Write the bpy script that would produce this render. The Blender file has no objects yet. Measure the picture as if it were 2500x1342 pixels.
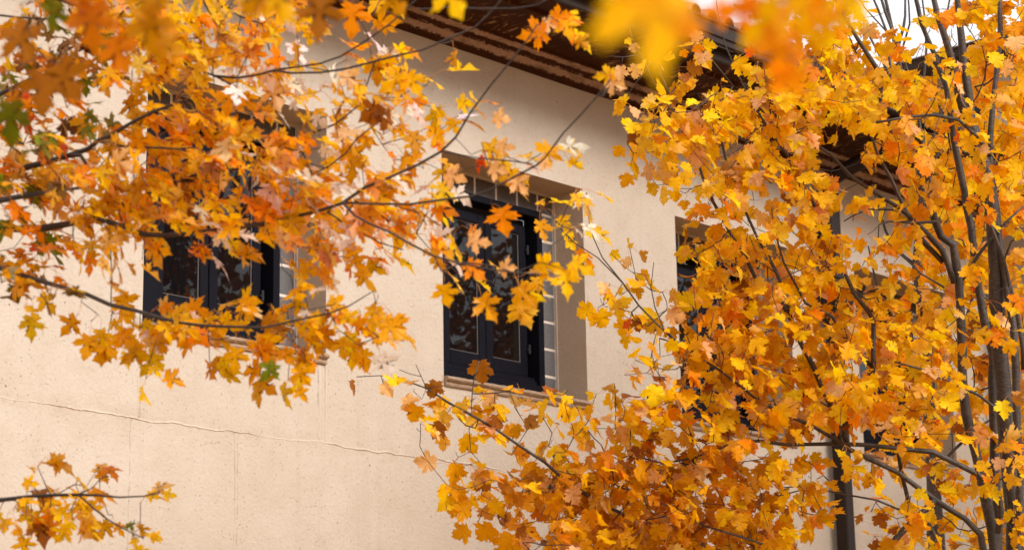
import bpy, math, random
import numpy as np
from mathutils import Matrix, Vector
random.seed(7); rng = np.random.default_rng(7)
S = bpy.context.scene
COL = S.collection
# ---------------------------------------------------------------- camera basis
PX, PY, F = 1250., 671., 5201.
h = np.array([5090, 1197, 5201.]); V = np.array([-383, -20971, 5201.])
h /= np.linalg.norm(h); u = V - V.dot(h) * h; u /= np.linalg.norm(u); n = np.cross(u, h)
EYE = np.array([0, -11.811, 1.6])
def W(px, py, d):                     # point seen at photo position px, py at depth d
    c = np.array([(px - PX) / F, (py - PY) / F, 1.]) * d
    return EYE + np.array([c @ h, c @ n, c @ u])
RIGHT = np.array([h[0], n[0], u[0]]); DOWN = np.array([h[1], n[1], u[1]]); FWD = np.array([h[2], n[2], u[2]])
UPV = np.array([0, 0, 1.])
def photo_xy(p):
    d = np.asarray(p) - EYE
    z = d @ FWD
    return PX + F * (d @ RIGHT) / z, PY + F * (d @ DOWN) / z

# ---------------------------------------------------------------- tagging
def tag(o, label=None, cat=None, group=None, kind=None):
    if label: o['label'] = label
    if cat: o['category'] = cat
    if group: o['group'] = group
    if kind: o['kind'] = kind
    return o
def empty(name, loc, parent=None):
    o = bpy.data.objects.new(name, None); COL.objects.link(o); o.location = loc
    if parent: o.parent = parent
    return o
def mesh_obj(name, verts, faces, mat, parent=None, smooth=False, loc=None):
    me = bpy.data.meshes.new(name)
    me.from_pydata([tuple(map(float, v)) for v in verts], [], faces)
    if mat: me.materials.append(mat)
    if smooth: me.polygons.foreach_set('use_smooth', [True] * len(me.polygons))
    me.update()
    o = bpy.data.objects.new(name, me); COL.objects.link(o)
    if parent:
        o.parent = parent
        pl = parent.matrix_basis.translation.copy()
        q = parent.parent
        while q: pl += q.matrix_basis.translation; q = q.parent
        o.location = -pl          # vertices are written in world space
        if parent.type == 'MESH' and parent.parent: o.location = (0, 0, 0)
    return o
class MB:
    def __init__(s): s.v = []; s.f = []
    def box(s, x0, x1, y0, y1, z0, z1, bev=0):
        b = len(s.v)
        if bev <= 0:
            s.v += [(x0,y0,z0),(x1,y0,z0),(x1,y1,z0),(x0,y1,z0),(x0,y0,z1),(x1,y0,z1),(x1,y1,z1),(x0,y1,z1)]
            s.f += [tuple(b+i for i in q) for q in ((3,2,1,0),(4,5,6,7),(0,1,5,4),(1,2,6,5),(2,3,7,6),(3,0,4,7))]
        else:                              # chamfered along all front (y0) edges
            e = bev
            s.v += [(x0,y0+e,z0),(x1,y0+e,z0),(x1,y0+e,z1),(x0,y0+e,z1),(x0+e,y0,z0+e),(x1-e,y0,z0+e),(x1-e,y0,z1-e),(x0+e,y0,z1-e),
                    (x0,y1,z0),(x1,y1,z0),(x1,y1,z1),(x0,y1,z1)]
            s.f += [tuple(b+i for i in q) for q in ((4,5,6,7),(0,1,5,4),(1,2,6,5),(2,3,7,6),(3,0,4,7),(9,8,11,10),(8,9,1,0),(9,10,2,1),(10,11,3,2),(11,8,0,3))]
        return s
    def quad(s, *p):
        b = len(s.v); s.v += list(p); s.f.append(tuple(range(b, b + len(p)))); return s
    def build(s, name, mat, parent=None, smooth=False): return mesh_obj(name, s.v, s.f, mat, parent, smooth)
def tube_into(V_, F_, pts, rad, sides=5):
    pts = np.asarray(pts, float); m = len(pts)
    if m < 2: return
    tan = np.gradient(pts, axis=0); tan /= (np.linalg.norm(tan, axis=1)[:, None] + 1e-9)
    a = np.cross(tan[0], [0.3, 0.2, 0.93]); a /= np.linalg.norm(a) + 1e-9
    b0 = len(V_)
    ang = np.linspace(0, 2 * math.pi, sides, endpoint=False)
    for i in range(m):
        a = a - tan[i] * (a @ tan[i]); a /= np.linalg.norm(a) + 1e-9
        b = np.cross(tan[i], a)
        ring = pts[i] + rad[i] * (np.cos(ang)[:, None] * a + np.sin(ang)[:, None] * b)
        V_.extend(ring.tolist())
    for i in range(m - 1):
        for k in range(sides):
            k2 = (k + 1) % sides
            F_.append((b0 + i*sides + k, b0 + i*sides + k2, b0 + (i+1)*sides + k2, b0 + (i+1)*sides + k))
    F_.append(tuple(b0 + k for k in range(sides - 1, -1, -1)))
    F_.append(tuple(b0 + (m-1)*sides + k for k in range(sides)))
def smooth_path(pts, rad, step):
    """Catmull-Rom through pts, about one point per step metres"""
    pts = [np.asarray(p, float) for p in pts]
    P = [2*pts[0]-pts[1]] + pts + [2*pts[-1]-pts[-2]]
    op, orr = [], []
    for i in range(len(pts) - 1):
        p0, p1, p2, p3 = P[i:i+4]
        k = max(1, int(np.linalg.norm(p2 - p1) / step))
        for j in range(k):
            t = j / k
            op.append(.5*((2*p1)+(-p0+p2)*t+(2*p0-5*p1+4*p2-p3)*t*t+(-p0+3*p1-3*p2+p3)*t**3)); orr.append(rad[i]*(1-t)+rad[i+1]*t)
    op.append(pts[-1]); orr.append(rad[-1])
    return np.array(op), np.array(orr)

# ---------------------------------------------------------------- materials
def new_mat(name):
    m = bpy.data.materials.new(name); m.use_nodes = True
    nt = m.node_tree; nt.nodes.clear()
    out = nt.nodes.new('ShaderNodeOutputMaterial')
    return m, nt, out
class NT:
    def __init__(s, nt): s.nt = nt
    def n(s, t, **kw):
        nd = s.nt.nodes.new(t)
        for k, v in kw.items(): setattr(nd, k, v)
        return nd
    def l(s, a, b): s.nt.links.new(a, b)
    def val(s, sock, v):
        if isinstance(v, (int, float)): sock.default_value = v
        elif isinstance(v, (tuple, list)): sock.default_value = v
        else: s.l(v, sock)
    def math(s, op, a, b=None, c=None, clamp=False):
        nd = s.n('ShaderNodeMath', operation=op, use_clamp=clamp)
        s.val(nd.inputs[0], a)
        if b is not None: s.val(nd.inputs[1], b)
        if c is not None: s.val(nd.inputs[2], c)
        return nd.outputs[0]
    def mix(s, f, a, b, mode='MIX'):
        nd = s.n('ShaderNodeMix', data_type='RGBA', blend_type=mode)
        s.val(nd.inputs[0], f)
        for sk, v in ((nd.inputs[6], a), (nd.inputs[7], b)):
            if isinstance(v, tuple) and len(v) == 3: v = v + (1,)
            s.val(sk, v)
        return nd.outputs[2]
    def noise(s, co, scale, det=4, rough=.55, out=0, dist=0):
        nd = s.n('ShaderNodeTexNoise'); s.l(co, nd.inputs['Vector']); nd.inputs['Scale'].default_value = scale
        nd.inputs['Detail'].default_value = det; nd.inputs['Roughness'].default_value = rough; nd.inputs['Distortion'].default_value = dist
        return nd.outputs[out]
    def ramp(s, f, stops):
        nd = s.n('ShaderNodeValToRGB'); s.l(f, nd.inputs[0]); cr = nd.color_ramp
        while len(cr.elements) < len(stops): cr.elements.new(.5)
        for e, (p, c) in zip(cr.elements, stops):
            e.position = p; e.color = (c, c, c, 1) if isinstance(c, (int, float)) else tuple(c) + (1,)
        return nd.outputs[0]
    def mapping(s, co, scale):
        nd = s.n('ShaderNodeMapping'); s.l(co, nd.inputs[0]); nd.inputs['Scale'].default_value = scale; return nd.outputs[0]
    def bump(s, hgt, strength, dist, normal=None):
        nd = s.n('ShaderNodeBump'); s.l(hgt, nd.inputs['Height']); nd.inputs['Strength'].default_value = strength; nd.inputs['Distance'].default_value = dist
        if normal: s.l(normal, nd.inputs['Normal'])
        return nd.outputs[0]

def pos(T): return T.n('ShaderNodeNewGeometry').outputs['Position']
def simple(name, col, rough=.6, metal=0, var=.25, vscale=8, bump=.0, bscale=60, spec=.5, coat=0):
    m, nt, out = new_mat(name); T = NT(nt); co = pos(T)
    b = T.n('ShaderNodeBsdfPrincipled')
    nz = T.noise(co, vscale, 5)
    c = T.mix(nz, tuple(x*(1-var) for x in col), tuple(min(1, x*(1+var)) for x in col))
    T.l(c, b.inputs['Base Color']); b.inputs['Roughness'].default_value = rough; b.inputs['Metallic'].default_value = metal
    b.inputs['Specular IOR Level'].default_value = spec
    b.inputs['Coat Weight'].default_value = coat
    if bump: T.l(T.bump(T.noise(co, bscale, 5), bump, .01), b.inputs['Normal'])
    T.l(b.outputs[0], out.inputs[0]); return m

def wall_mat(name, base=(.56, .478, .395), seams=True):
    m, nt, out = new_mat(name); T = NT(nt); co = pos(T)
    sep = T.n('ShaderNodeSeparateXYZ'); T.l(co, sep.inputs[0]); X, Y, Z = sep.outputs
    big = T.noise(co, .55, 4); mid = T.noise(co, 3.5, 6, .6); fine = T.noise(co, 38, 5, .65)
    c = T.mix(T.ramp(big, [(.3, 0), (.7, 1)]), tuple(x*a for x, a in zip(base, (.95, .93, .90))), tuple(min(1, x*a) for x, a in zip(base, (1.04, 1.05, 1.07))))
    c = T.mix(T.math('MULTIPLY', T.ramp(mid, [(.40, 0), (.70, 1)]), .55), c, tuple(x*a for x, a in zip(base, (.88, .84, .78))))
    c = T.mix(T.math('MULTIPLY', T.ramp(fine, [(.5, 0), (.85, 1)]), .30), c, (.36, .27, .20))
    # rain streaks
    st = T.noise(T.mapping(co, (7, 7, .35)), 1.2, 4, .6)
    c = T.mix(T.math('MULTIPLY', T.ramp(st, [(.56, 0), (.80, 1)]), .22), c, (.33, .25, .19))
    # pores
    hs = None
    for sc, th, am in ((30, .125, .42), (52, .17, .45), (9, .05, .85)):
        v = T.n('ShaderNodeTexVoronoi'); T.l(co, v.inputs['Vector']); v.inputs['Scale'].default_value = sc
        rs = T.n('ShaderNodeSeparateColor'); T.l(v.outputs['Color'], rs.inputs[0])
        keep = T.math('GREATER_THAN', rs.outputs[0], .72 if sc > 12 else .8)
        radius = T.math('MULTIPLY', rs.outputs[1], th * 1.6)
        pit = T.math('MULTIPLY', T.math('LESS_THAN', v.outputs['Distance'], radius), keep)
        pm = T.math('MULTIPLY', pit, T.ramp(T.noise(co, 2.1, 3), [(.38, .15), (.62, 1)]))
        c = T.mix(T.math('MULTIPLY', pm, am), c, (.20, .13, .085))
        hs = pm if hs is None else T.math('ADD', hs, pm)
    hgt = T.math('SUBTRACT', T.math('MULTIPLY', fine, .55), T.math('MULTIPLY', hs, .8))
    hgt = T.math('ADD', hgt, T.math('MULTIPLY', mid, .8))
    if seams:
        wob = T.math('MULTIPLY', T.math('SUBTRACT', T.noise(co, 4, 3), .5), .03); patch = T.ramp(T.noise(co, 6, 5, .7), [(.42, .05), (.62, 1)]); XW = T.math('ADD', X, wob)
        # stains next to the horizontal pour joint, faint vertical joints
        dz = T.math('ABSOLUTE', T.math('SUBTRACT', Z, T.math('ADD', 4.222, T.math('MULTIPLY', T.math('SUBTRACT', T.noise(co, 2.2, 3), .5), .03))))
        near = T.math('SUBTRACT', 1, T.math('DIVIDE', dz, .09), clamp=True)
        c = T.mix(T.math('MULTIPLY', T.math('MULTIPLY', near, T.ramp(T.noise(co, 6, 5), [(.45, 0), (.7, 1)])), .5), c, (.42, .29, .20))
        for xj, z0, z1, w in ((8.73, 4.22, 4.9, .010), (10.43, 4.22, 4.9, .010), (10.36, 4.22, 4.9, .006), (11.66, 4.22, 4.9, .009), (13.43, 4.22, 4.9, .009), (14.65, 4.22, 4.9, .009),
                              (8.66, 3.2, 4.22, .002), (9.575, 2.0, 4.22, .006), (9.60, 2, 4.22, .004), (12.55, 2, 4.22, .007), (15.5, 2, 4.22, .007), (12.56, 6.82, 7.7, .005), (9.6, 6.82, 7.7, .005), (15.5, 6.82, 7.7, .005), (18.4, 2, 4.22, .007)):
            d = T.math('ABSOLUTE', T.math('SUBTRACT', XW, xj))
            ln = T.math('SUBTRACT', 1, T.math('DIVIDE', d, w), clamp=True)
            inz = T.math('MULTIPLY', T.math('GREATER_THAN', Z, z0), T.math('LESS_THAN', Z, z1))
            ln = T.math('MULTIPLY', T.math('MULTIPLY', ln, inz), patch)
            c = T.mix(T.math('MULTIPLY', ln, .42), c, (.30, .22, .16))
            hgt = T.math('SUBTRACT', hgt, T.math('MULTIPLY', ln, .5))
    b = T.n('ShaderNodeBsdfPrincipled'); T.l(c, b.inputs['Base Color']); b.inputs['Roughness'].default_value = .85
    b.inputs['Specular IOR Level'].default_value = .25
    T.l(T.bump(hgt, 1.0, .012), b.inputs['Normal']); T.l(b.outputs[0], out.inputs[0]); return m

def eave_mat(name, streaks=.5):
    """weathered brown paint flaking off pale boards; marks run across the soffit, bands on the moulding"""
    m, nt, out = new_mat(name); T = NT(nt); co = pos(T)
    big = T.noise(T.mapping(co, (1.3, 6, 6)), 1.2, 5, .65)
    c = T.mix(big, (.022, .005, .0012), (.080, .023, .004))
    fl = T.noise(T.mapping(co, (9, 3.2, 3)), 1.6, 8, .72, dist=1.4)
    gate = T.ramp(T.noise(T.mapping(co, (2.2, 2.2, 2)), 1.0, 3), [(.38, 0), (.55, 1)])
    c = T.mix(T.math('MULTIPLY', T.math('MULTIPLY', T.ramp(fl, [(.54, 0), (.63, 1)]), gate), streaks), c, (.46, .27, .14))
    b = T.n('ShaderNodeBsdfPrincipled'); b.inputs['Specular IOR Level'].default_value = .12; T.l(c, b.inputs['Base Color']); b.inputs['Roughness'].default_value = .7
    T.l(T.bump(fl, .4, .006), b.inputs['Normal']); T.l(b.outputs[0], out.inputs[0]); return m
def cornice_mat(name):
    m, nt, out = new_mat(name); T = NT(nt); co = pos(T)
    sep = T.n('ShaderNodeSeparateXYZ'); T.l(co, sep.inputs[0]); X, Y, Z = sep.outputs
    wob = T.math('ADD', T.math('MULTIPLY', T.math('SUBTRACT', T.noise(co, 16, 8, .8), .5), .06), T.math('MULTIPLY', T.math('SUBTRACT', T.noise(co, 90, 3, .7), .5), .045))
    yy = T.math('ADD', Y, wob)
    big = T.noise(co, 7, 5, .65)
    c = T.mix(big, (.020, .005, .0012), (.09, .027, .006))
    for y0, w in ((-.072, .024), (-.158, .017)):
        d = T.math('ABSOLUTE', T.math('SUBTRACT', yy, y0))
        ln = T.math('LESS_THAN', d, w)
        ln = T.math('MULTIPLY', ln, T.ramp(T.noise(T.mapping(co, (2.5, 4, 4)), 1.4, 4), [(.30, .2), (.5, 1)]))
        c = T.mix(T.math('MULTIPLY', ln, .9), c, T.mix(T.noise(co, 40, 4), (.26, .16, .11), (.60, .42, .33)))
    b = T.n('ShaderNodeBsdfPrincipled'); b.inputs['Specular IOR Level'].default_value = .15; T.l(c, b.inputs['Base Color']); b.inputs['Roughness'].default_value = .75
    T.l(T.bump(T.noise(co, 30, 6), .5, .008), b.inputs['Normal']); T.l(b.outputs[0], out.inputs[0]); return m
def block_mat(name, axis):
    """ribbed glass block: ribs across (axis Z) or a fine vertical grid (axis X)"""
    m, nt, out = new_mat(name); T = NT(nt); co = pos(T)
    sep = T.n('ShaderNodeSeparateXYZ'); T.l(co, sep.inputs[0]); X, Y, Z = sep.outputs
    q = Z if axis == 'Z' else X
    w = T.math('SINE', T.math('MULTIPLY', q, 2*math.pi/(.0135 if axis == 'Z' else .0145)))
    w = T.math('MULTIPLY_ADD', w, .5, .5)
    nz = T.noise(co, 5, 4)
    ca = T.mix(nz, (.07, .066, .07), (.12, .115, .118)); cb = T.mix(nz, (.17, .165, .17), (.27, .262, .27))
    if axis == 'X':
        ca = T.mix(nz, (.028, .017, .010), (.05, .032, .02)); cb = T.mix(nz, (.10, .072, .05), (.16, .12, .09))
    c = T.mix(T.math('POWER', w, 1.3), ca, cb)
    b = T.n('ShaderNodeBsdfPrincipled'); T.l(c, b.inputs['Base Color']); b.inputs['Roughness'].default_value = .28
    T.l(T.bump(w, .8, .003), b.inputs['Normal']); T.l(b.outputs[0], out.inputs[0]); return m
def glass_mat(name):
    m, nt, out = new_mat(name); T = NT(nt); co = pos(T)
    b = T.n('ShaderNodeBsdfPrincipled'); b.inputs['Base Color'].default_value = (.004, .004, .005, 1)
    b.inputs['Roughness'].default_value = .012; b.inputs['IOR'].default_value = 1.5
    T.l(T.bump(T.noise(co, 3.0, 2), .05, .012), b.inputs['Normal'])
    T.l(b.outputs[0], out.inputs[0]); return m
def bark_mat(name, a, bcol, lent=0.):
    m, nt, out = new_mat(name); T = NT(nt); co = pos(T)
    nz = T.noise(T.mapping(co, (38, 38, 95)), 1, 7, .72); bg = T.noise(co, 5, 4)
    c = T.mix(T.ramp(nz, [(.35, 0), (.7, 1)]), a, bcol)
    c = T.mix(T.math('MULTIPLY', T.ramp(bg, [(.45, 0), (.65, 1)]), .6), c, tuple(x*.45 for x in a))
    if lent:
        ln = T.noise(T.mapping(co, (14, 14, 150)), 1, 3)
        c = T.mix(T.math('MULTIPLY', T.ramp(ln, [(.60, 0), (.68, 1)]), lent), c, (.03, .02, .015))
    b = T.n('ShaderNodeBsdfPrincipled'); T.l(c, b.inputs['Base Color']); b.inputs['Roughness'].default_value = .55
    T.l(T.bump(nz, .6, .006), b.inputs['Normal']); T.l(b.outputs[0], out.inputs[0]); return m
def leaf_mat(name, gloss=.42, tips=.5, trans=.42, pale=.35, under=(.95, .60, .30), spec=.2, spot=(.50, .12, .004), veins=.42):
    m, nt, out = new_mat(name); T = NT(nt)
    at = T.n('ShaderNodeAttribute', attribute_name='tint'); col = at.outputs['Color']
    uv = T.n('ShaderNodeUVMap').outputs[0]
    sep = T.n('ShaderNodeSeparateXYZ'); T.l(uv, sep.inputs[0]); x, y, _ = sep.outputs
    x = T.math('SUBTRACT', x, .5)     # blade spans x -.6 .. .6, y 0 .. 1
    r = T.math('SQRT', T.math('ADD', T.math('MULTIPLY', x, x), T.math('MULTIPLY', y, y)))
    ang = T.math('ABSOLUTE', T.math('ARCTAN2', x, y))
    dv = T.math('PINGPONG', ang, .42)                       # main veins at 0, 48, 96 degrees
    vein = T.math('SUBTRACT', 1, T.math('DIVIDE', T.math('MULTIPLY', dv, r), .016), clamp=True)
    sv = T.math('PINGPONG', T.math('ADD', T.math('MULTIPLY', r, 1.0), T.math('MULTIPLY', dv, -.55)), .055)
    vein2 = T.math('MULTIPLY', T.math('SUBTRACT', 1, T.math('DIVIDE', sv, .010), clamp=True), .35)
    vv = T.math('MAXIMUM', vein, vein2)
    p = pos(T)
    nz = T.noise(p, 42, 5, .65); nl = T.noise(p, 14, 3)
    c = T.mix(T.math('MULTIPLY', T.ramp(nz, [(.48, 0), (.72, 1)]), .38), col, T.mix(.6, col, spot))
    c = T.mix(T.math('MULTIPLY', T.ramp(T.noise(p, 75, 3, .6), [(.64, 0), (.70, 1)]), .6), c, (.22, .07, .006))
    c = T.mix(T.math('MULTIPLY', vv, veins), c, T.mix(.75, col, (.55, .12, .01)))
    edge = T.ramp(T.math('ADD', r, T.math('MULTIPLY', nl, .25)), [(.80, 0), (1.12, 1)])
    c = T.mix(T.math('MULTIPLY', edge, tips), c, (.16, .085, .006))
    geo = T.n('ShaderNodeNewGeometry')
    cb = T.mix(T.math('MULTIPLY', at.outputs['Alpha'], pale), c, under)
    c2 = T.mix(geo.outputs['Backfacing'], c, cb)
    b = T.n('ShaderNodeBsdfPrincipled'); T.l(c2, b.inputs['Base Color']); b.inputs['Roughness'].default_value = gloss
    b.inputs['Specular IOR Level'].default_value = spec
    T.l(T.bump(T.math('SUBTRACT', nz, vv), .55, .003), b.inputs['Normal'])
    tr = T.n('ShaderNodeBsdfTranslucent'); hsv = T.n('ShaderNodeHueSaturation'); hsv.inputs['Saturation'].default_value = 1.15; hsv.inputs['Value'].default_value = 1.3
    T.l(c, hsv.inputs['Color']); T.l(hsv.outputs[0], tr.inputs[0])
    mx = T.n('ShaderNodeMixShader'); mx.inputs[0].default_value = trans
    T.l(b.outputs[0], mx.inputs[1]); T.l(tr.outputs[0], mx.inputs[2]); T.l(mx.outputs[0], out.inputs[0]); return m

M_wall = wall_mat('painted_concrete')
M_seam = simple('seam_paint', (.62, .52, .43), .8, var=.12, bump=.5)
M_eave = eave_mat('weathered_eave', .75); M_corn = cornice_mat('flaking_cornice'); M_fascia = simple('gutter_brown', (.030, .018, .013), .5, spec=.25, var=.35, vscale=3, bump=.15)
M_tile = simple('clay_tile', (.34, .22, .16), .8, var=.4, vscale=12, bump=.5)
M_frame = simple('blue_black_paint', (.0075, .0075, .012), .42, var=.35, vscale=6, bump=.12, bscale=120, spec=.07)
M_deep = simple('dark_rebate', (.004, .004, .005), .6)
M_glass = glass_mat('window_glass'); M_putty = simple('glazing_bead', (.12, .10, .095), .6)
M_mortar = simple('mortar', (.72, .62, .54), .85, var=.15, bump=.4)
M_blockZ = block_mat('ribbed_glass_block', 'Z'); M_blockX = block_mat('gridded_glass_block', 'X')
M_sill = simple('cast_stone', (.37, .25, .165), .85, var=.45, vscale=22, bump=.8, bscale=70)
M_pipe = simple('brown_pipe_paint', (.022, .012, .008), .5, spec=.25, var=.3, vscale=5, bump=.2)
M_barkL = bark_mat('dark_bark', (.020, .012, .009), (.075, .052, .045))
M_barkR = bark_mat('grey_brown_bark', (.024, .017, .014), (.115, .085, .070), .85)
M_twig = bark_mat('twig_bark', (.018, .011, .008), (.075, .052, .042))
M_petiole = simple('petiole', (.70, .28, .05), .5)
M_leafL = leaf_mat('silver_maple_leaf', .22, .25, .52, 1.0, (.98, .80, .52), .22)
M_leafR = leaf_mat('yellow_maple_leaf', .38, .16, .40, .55, (.94, .62, .26), .13, (.55, .24, .003), .25)
M_leafF = leaf_mat('near_maple_leaf', .4, .2, .5, .2)

# ---------------------------------------------------------------- setting
g = MB(); g.quad((-400, -400, 0), (400, -400, 0), (400, 400, 0), (-400, 400, 0))
tag(g.build('ground', simple('ground_warm_bounce', (.34, .19, .075), .95, var=.4, vscale=1.2, bump=.5)), kind='structure')  # unseen ground, leaf-litter hue added to bounce warm light under the eave

# ---------------------------------------------------------------- main building
bld = tag(empty('building', (11, 0, 0)), 'long cream painted concrete building with recessed dark framed windows under a deep brown eave', 'building')
WX = [(8.735, 10.435), (11.68, 13.40), (14.667, 16.385), (17.50, 19.19)]
Z0, Z1, ZC = 4.92, 6.785, 7.718
XL, XR = 2.5, 20.0
w = MB()
xs = [XL] + [a for p in WX for a in p] + [XR]
def wq(x0, x1, z0, z1, y=0): w.quad((x0, y, z0), (x1, y, z0), (x1, y, z1), (x0, y, z1))
for i in range(len(xs) - 1):
    x0, x1 = xs[i], xs[i+1]
    wq(x0, x1, 0, Z0 - .10); wq(x0, x1, Z1, ZC + .3)
    if i % 2 == 0: wq(x0, x1, Z0 - .10, Z1)
R = .52
for a, b in WX:
    w.quad((a, 0, Z1), (b, 0, Z1), (b, R, Z1), (a, R, Z1))
    w.quad((a, R, Z0-.1), (a, 0, Z0-.1), (a, 0, Z1), (a, R, Z1)); w.quad((b, 0, Z0-.1), (b, R, Z0-.1), (b, R, Z1), (b, 0, Z1))
    w.quad((a, R, Z0-.1), (b, R, Z0-.1), (b, 0, Z0-.1), (a, 0, Z0-.1))
w.quad((XL, 9, 0), (XL, 0, 0), (XL, 0, ZC+.3), (XL, 9, ZC+.3)); w.quad((XR, 0, 0), (XR, 9, 0), (XR, 9, ZC+.3), (XR, 0, ZC+.3)); w.quad((XR, 9, 0), (XL, 9, 0), (XL, 9, ZC+.3), (XR, 9, ZC+.3))
wo = w.build('wall', M_wall, bld)
wo.data.materials.append(wall_mat('reveal_bounce_tone', (.60, .46, .345), False))  # warm bounced light on jambs and head, painted as a tanner base
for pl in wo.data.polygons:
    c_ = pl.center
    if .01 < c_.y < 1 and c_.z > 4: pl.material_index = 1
# pour joint: an irregular raised bead
def bead(x0, x1, z, wdt, dep, name='joint_seam', vert=False, step=.025, amp=.012):
    v, f = [], []
    m = int(abs(x1 - x0) / step) + 1
    ph = [random.uniform(0, 6) for _ in range(4)]
    walk = 0
    for i in range(m + 1):
        t = x0 + (x1 - x0) * i / m
        walk = walk*.93 + random.gauss(0, amp*.28)
        wig = walk + amp*.5 * (math.sin(t*3.1+ph[0]) + .6*math.sin(t*9.7+ph[1]) + .4*math.sin(t*23+ph[2])) + random.uniform(-.002, .002)
        ww = wdt * (.7 + .45*math.sin(t*5.3+ph[3]) * math.sin(t*1.7+ph[1])) + random.uniform(0, wdt*.3)
        dd = dep * random.uniform(.7, 1.25) * max(.25, min(1, .85+1.2*math.sin(t*1.3+ph[2])*math.sin(t*3.7+ph[0])))
        for k, (zz, yy) in enumerate(((-ww, .006), (-ww*.55, -dd*.8), (0, -dd), (ww*.6, -dd*.55), (ww, .006))):
            v.append((t, yy, z + wig + zz) if not vert else (z + wig + zz, yy, t))
    for i in range(m):
        for k in range(4):
            a = i*5+k; f.append((a, a+5, a+6, a+1) if not vert else (a, a+1, a+6, a+5))
    mesh_obj(name, v, f, M_seam, bld, True)
bead(XL, XR, 4.222, .0075, .007, amp=.009)
for xj in (8.715, 10.375, 10.44, 13.42): bead(4.25, 4.82, xj, .006, .005, 'joint_seam', True, .03, .003)
bead(2.0, 4.2, 9.58, .004, .003, 'joint_seam', True, .04, .003)

# cornice moulding (profile y, z) swept along x
prof = [(0, ZC-.022), (-.022, ZC-.020), (-.026, ZC+.004), (-.040, ZC+.012), (-.052, ZC+.030), (-.068, ZC+.047), (-.090, ZC+.056), (-.098, ZC+.060), (-.100, ZC+.076),
        (-.118, ZC+.084), (-.138, ZC+.092), (-.158, ZC+.108), (-.176, ZC+.122), (-.195, ZC+.126), (-.20, ZC+.14)]
def sweep(name, prof, x0, x1, mat, parent, nseg=60, jit=.0015, smooth=False):
    v, f = [], []; k = len(prof)
    for i in range(nseg + 1):
        x = x0 + (x1 - x0) * i / nseg
        for (y, z) in prof: v.append((x, y + random.uniform(-jit, jit), z + random.uniform(-jit, jit)))
    for i in range(nseg):
        for j in range(k - 1): a = i*k+j; f.append((a, a+k, a+k+1, a+1))
    return mesh_obj(name, v, f, mat, parent, smooth)
sweep('cornice', prof, XL-.2, XR, M_corn, bld, 160)
ZS = ZC + .14
sweep('soffit', [(-.185, ZS), (-.74, ZS+.005), (-.745, ZS-.022), (-.775, ZS-.022), (-.785, ZS+.012), (-1.04, ZS+.02)], XL-.2, XR, M_eave, bld, 60, .001)
sweep('fascia_board', [(-1.035, ZS+.02), (-1.04, ZS-.01), (-1.075, ZS-.01), (-1.08, ZS+.075), (-1.09, ZS+.12)], XL-.2, XR, M_fascia, bld, 40, .001)
ZG = 7.93
sweep('gutter', [(-1.082, ZG+.035), (-1.11, ZG+.0), (-1.165, ZG+.0), (-1.185, ZG+.012), (-1.185, ZG+.06), (-1.20, ZG+.068), (-1.20, ZG+.175), (-1.215, ZG+.18), (-1.215, ZG+.20), (-1.19, ZG+.20), (-1.18, ZG+.05), (-1.09, ZG+.05)], XL-.25, XR, M_fascia, bld, 50, .0012)
# roof: barrel tiles over a sloping deck
rf = MB(); sl = .36
rf.quad((XL-.3, -1.16, ZG+.19), (XR, -1.16, ZG+.19), (XR, 4.5, ZG+.19+5.66*sl), (XL-.3, 4.5, ZG+.19+5.66*sl))
rf.quad((XL-.3, 4.5, ZG+.19+5.66*sl), (XR, 4.5, ZG+.19+5.66*sl), (XR, 10.2, ZG+.19), (XL-.3, 10.2, ZG+.19))
rf.quad((XL-.3, -1.16, ZG+.19), (XL-.3, 4.5, ZG+.19+5.66*sl), (XL-.3, 10.2, ZG+.19))
roof = rf.build('roof', M_tile, bld)
tv, tf = [], []
x = XL - .2
while x < XR - .05:
    for r_ in range(3):
        y0, y1 = -1.19 + r_*.36, -1.19 + (r_+1)*.36 + .05
        z0 = ZG + .20 + (y0+1.19)*sl + .012; z1 = ZG + .20 + (y1+1.19)*sl
        jx = random.uniform(-.01, .01); rr = .085; b0 = len(tv)
        for (yy, zz, q) in ((y0, z0, rr), (y0, z0, rr-.014), (y1, z1, rr-.006)):
            for k in range(9):
                a = math.pi * k / 8; tv.append((x + jx + q*math.cos(a), yy, zz + q*math.sin(a)))
        for k in range(8):
            tf.append((b0+9+k, b0+10+k, b0+k+1, b0+k)); tf.append((b0+k, b0+k+1, b0+19+k, b0+18+k))
    x += .235
mesh_obj('roof_tiles', tv, tf, M_tile, bld, True)

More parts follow.
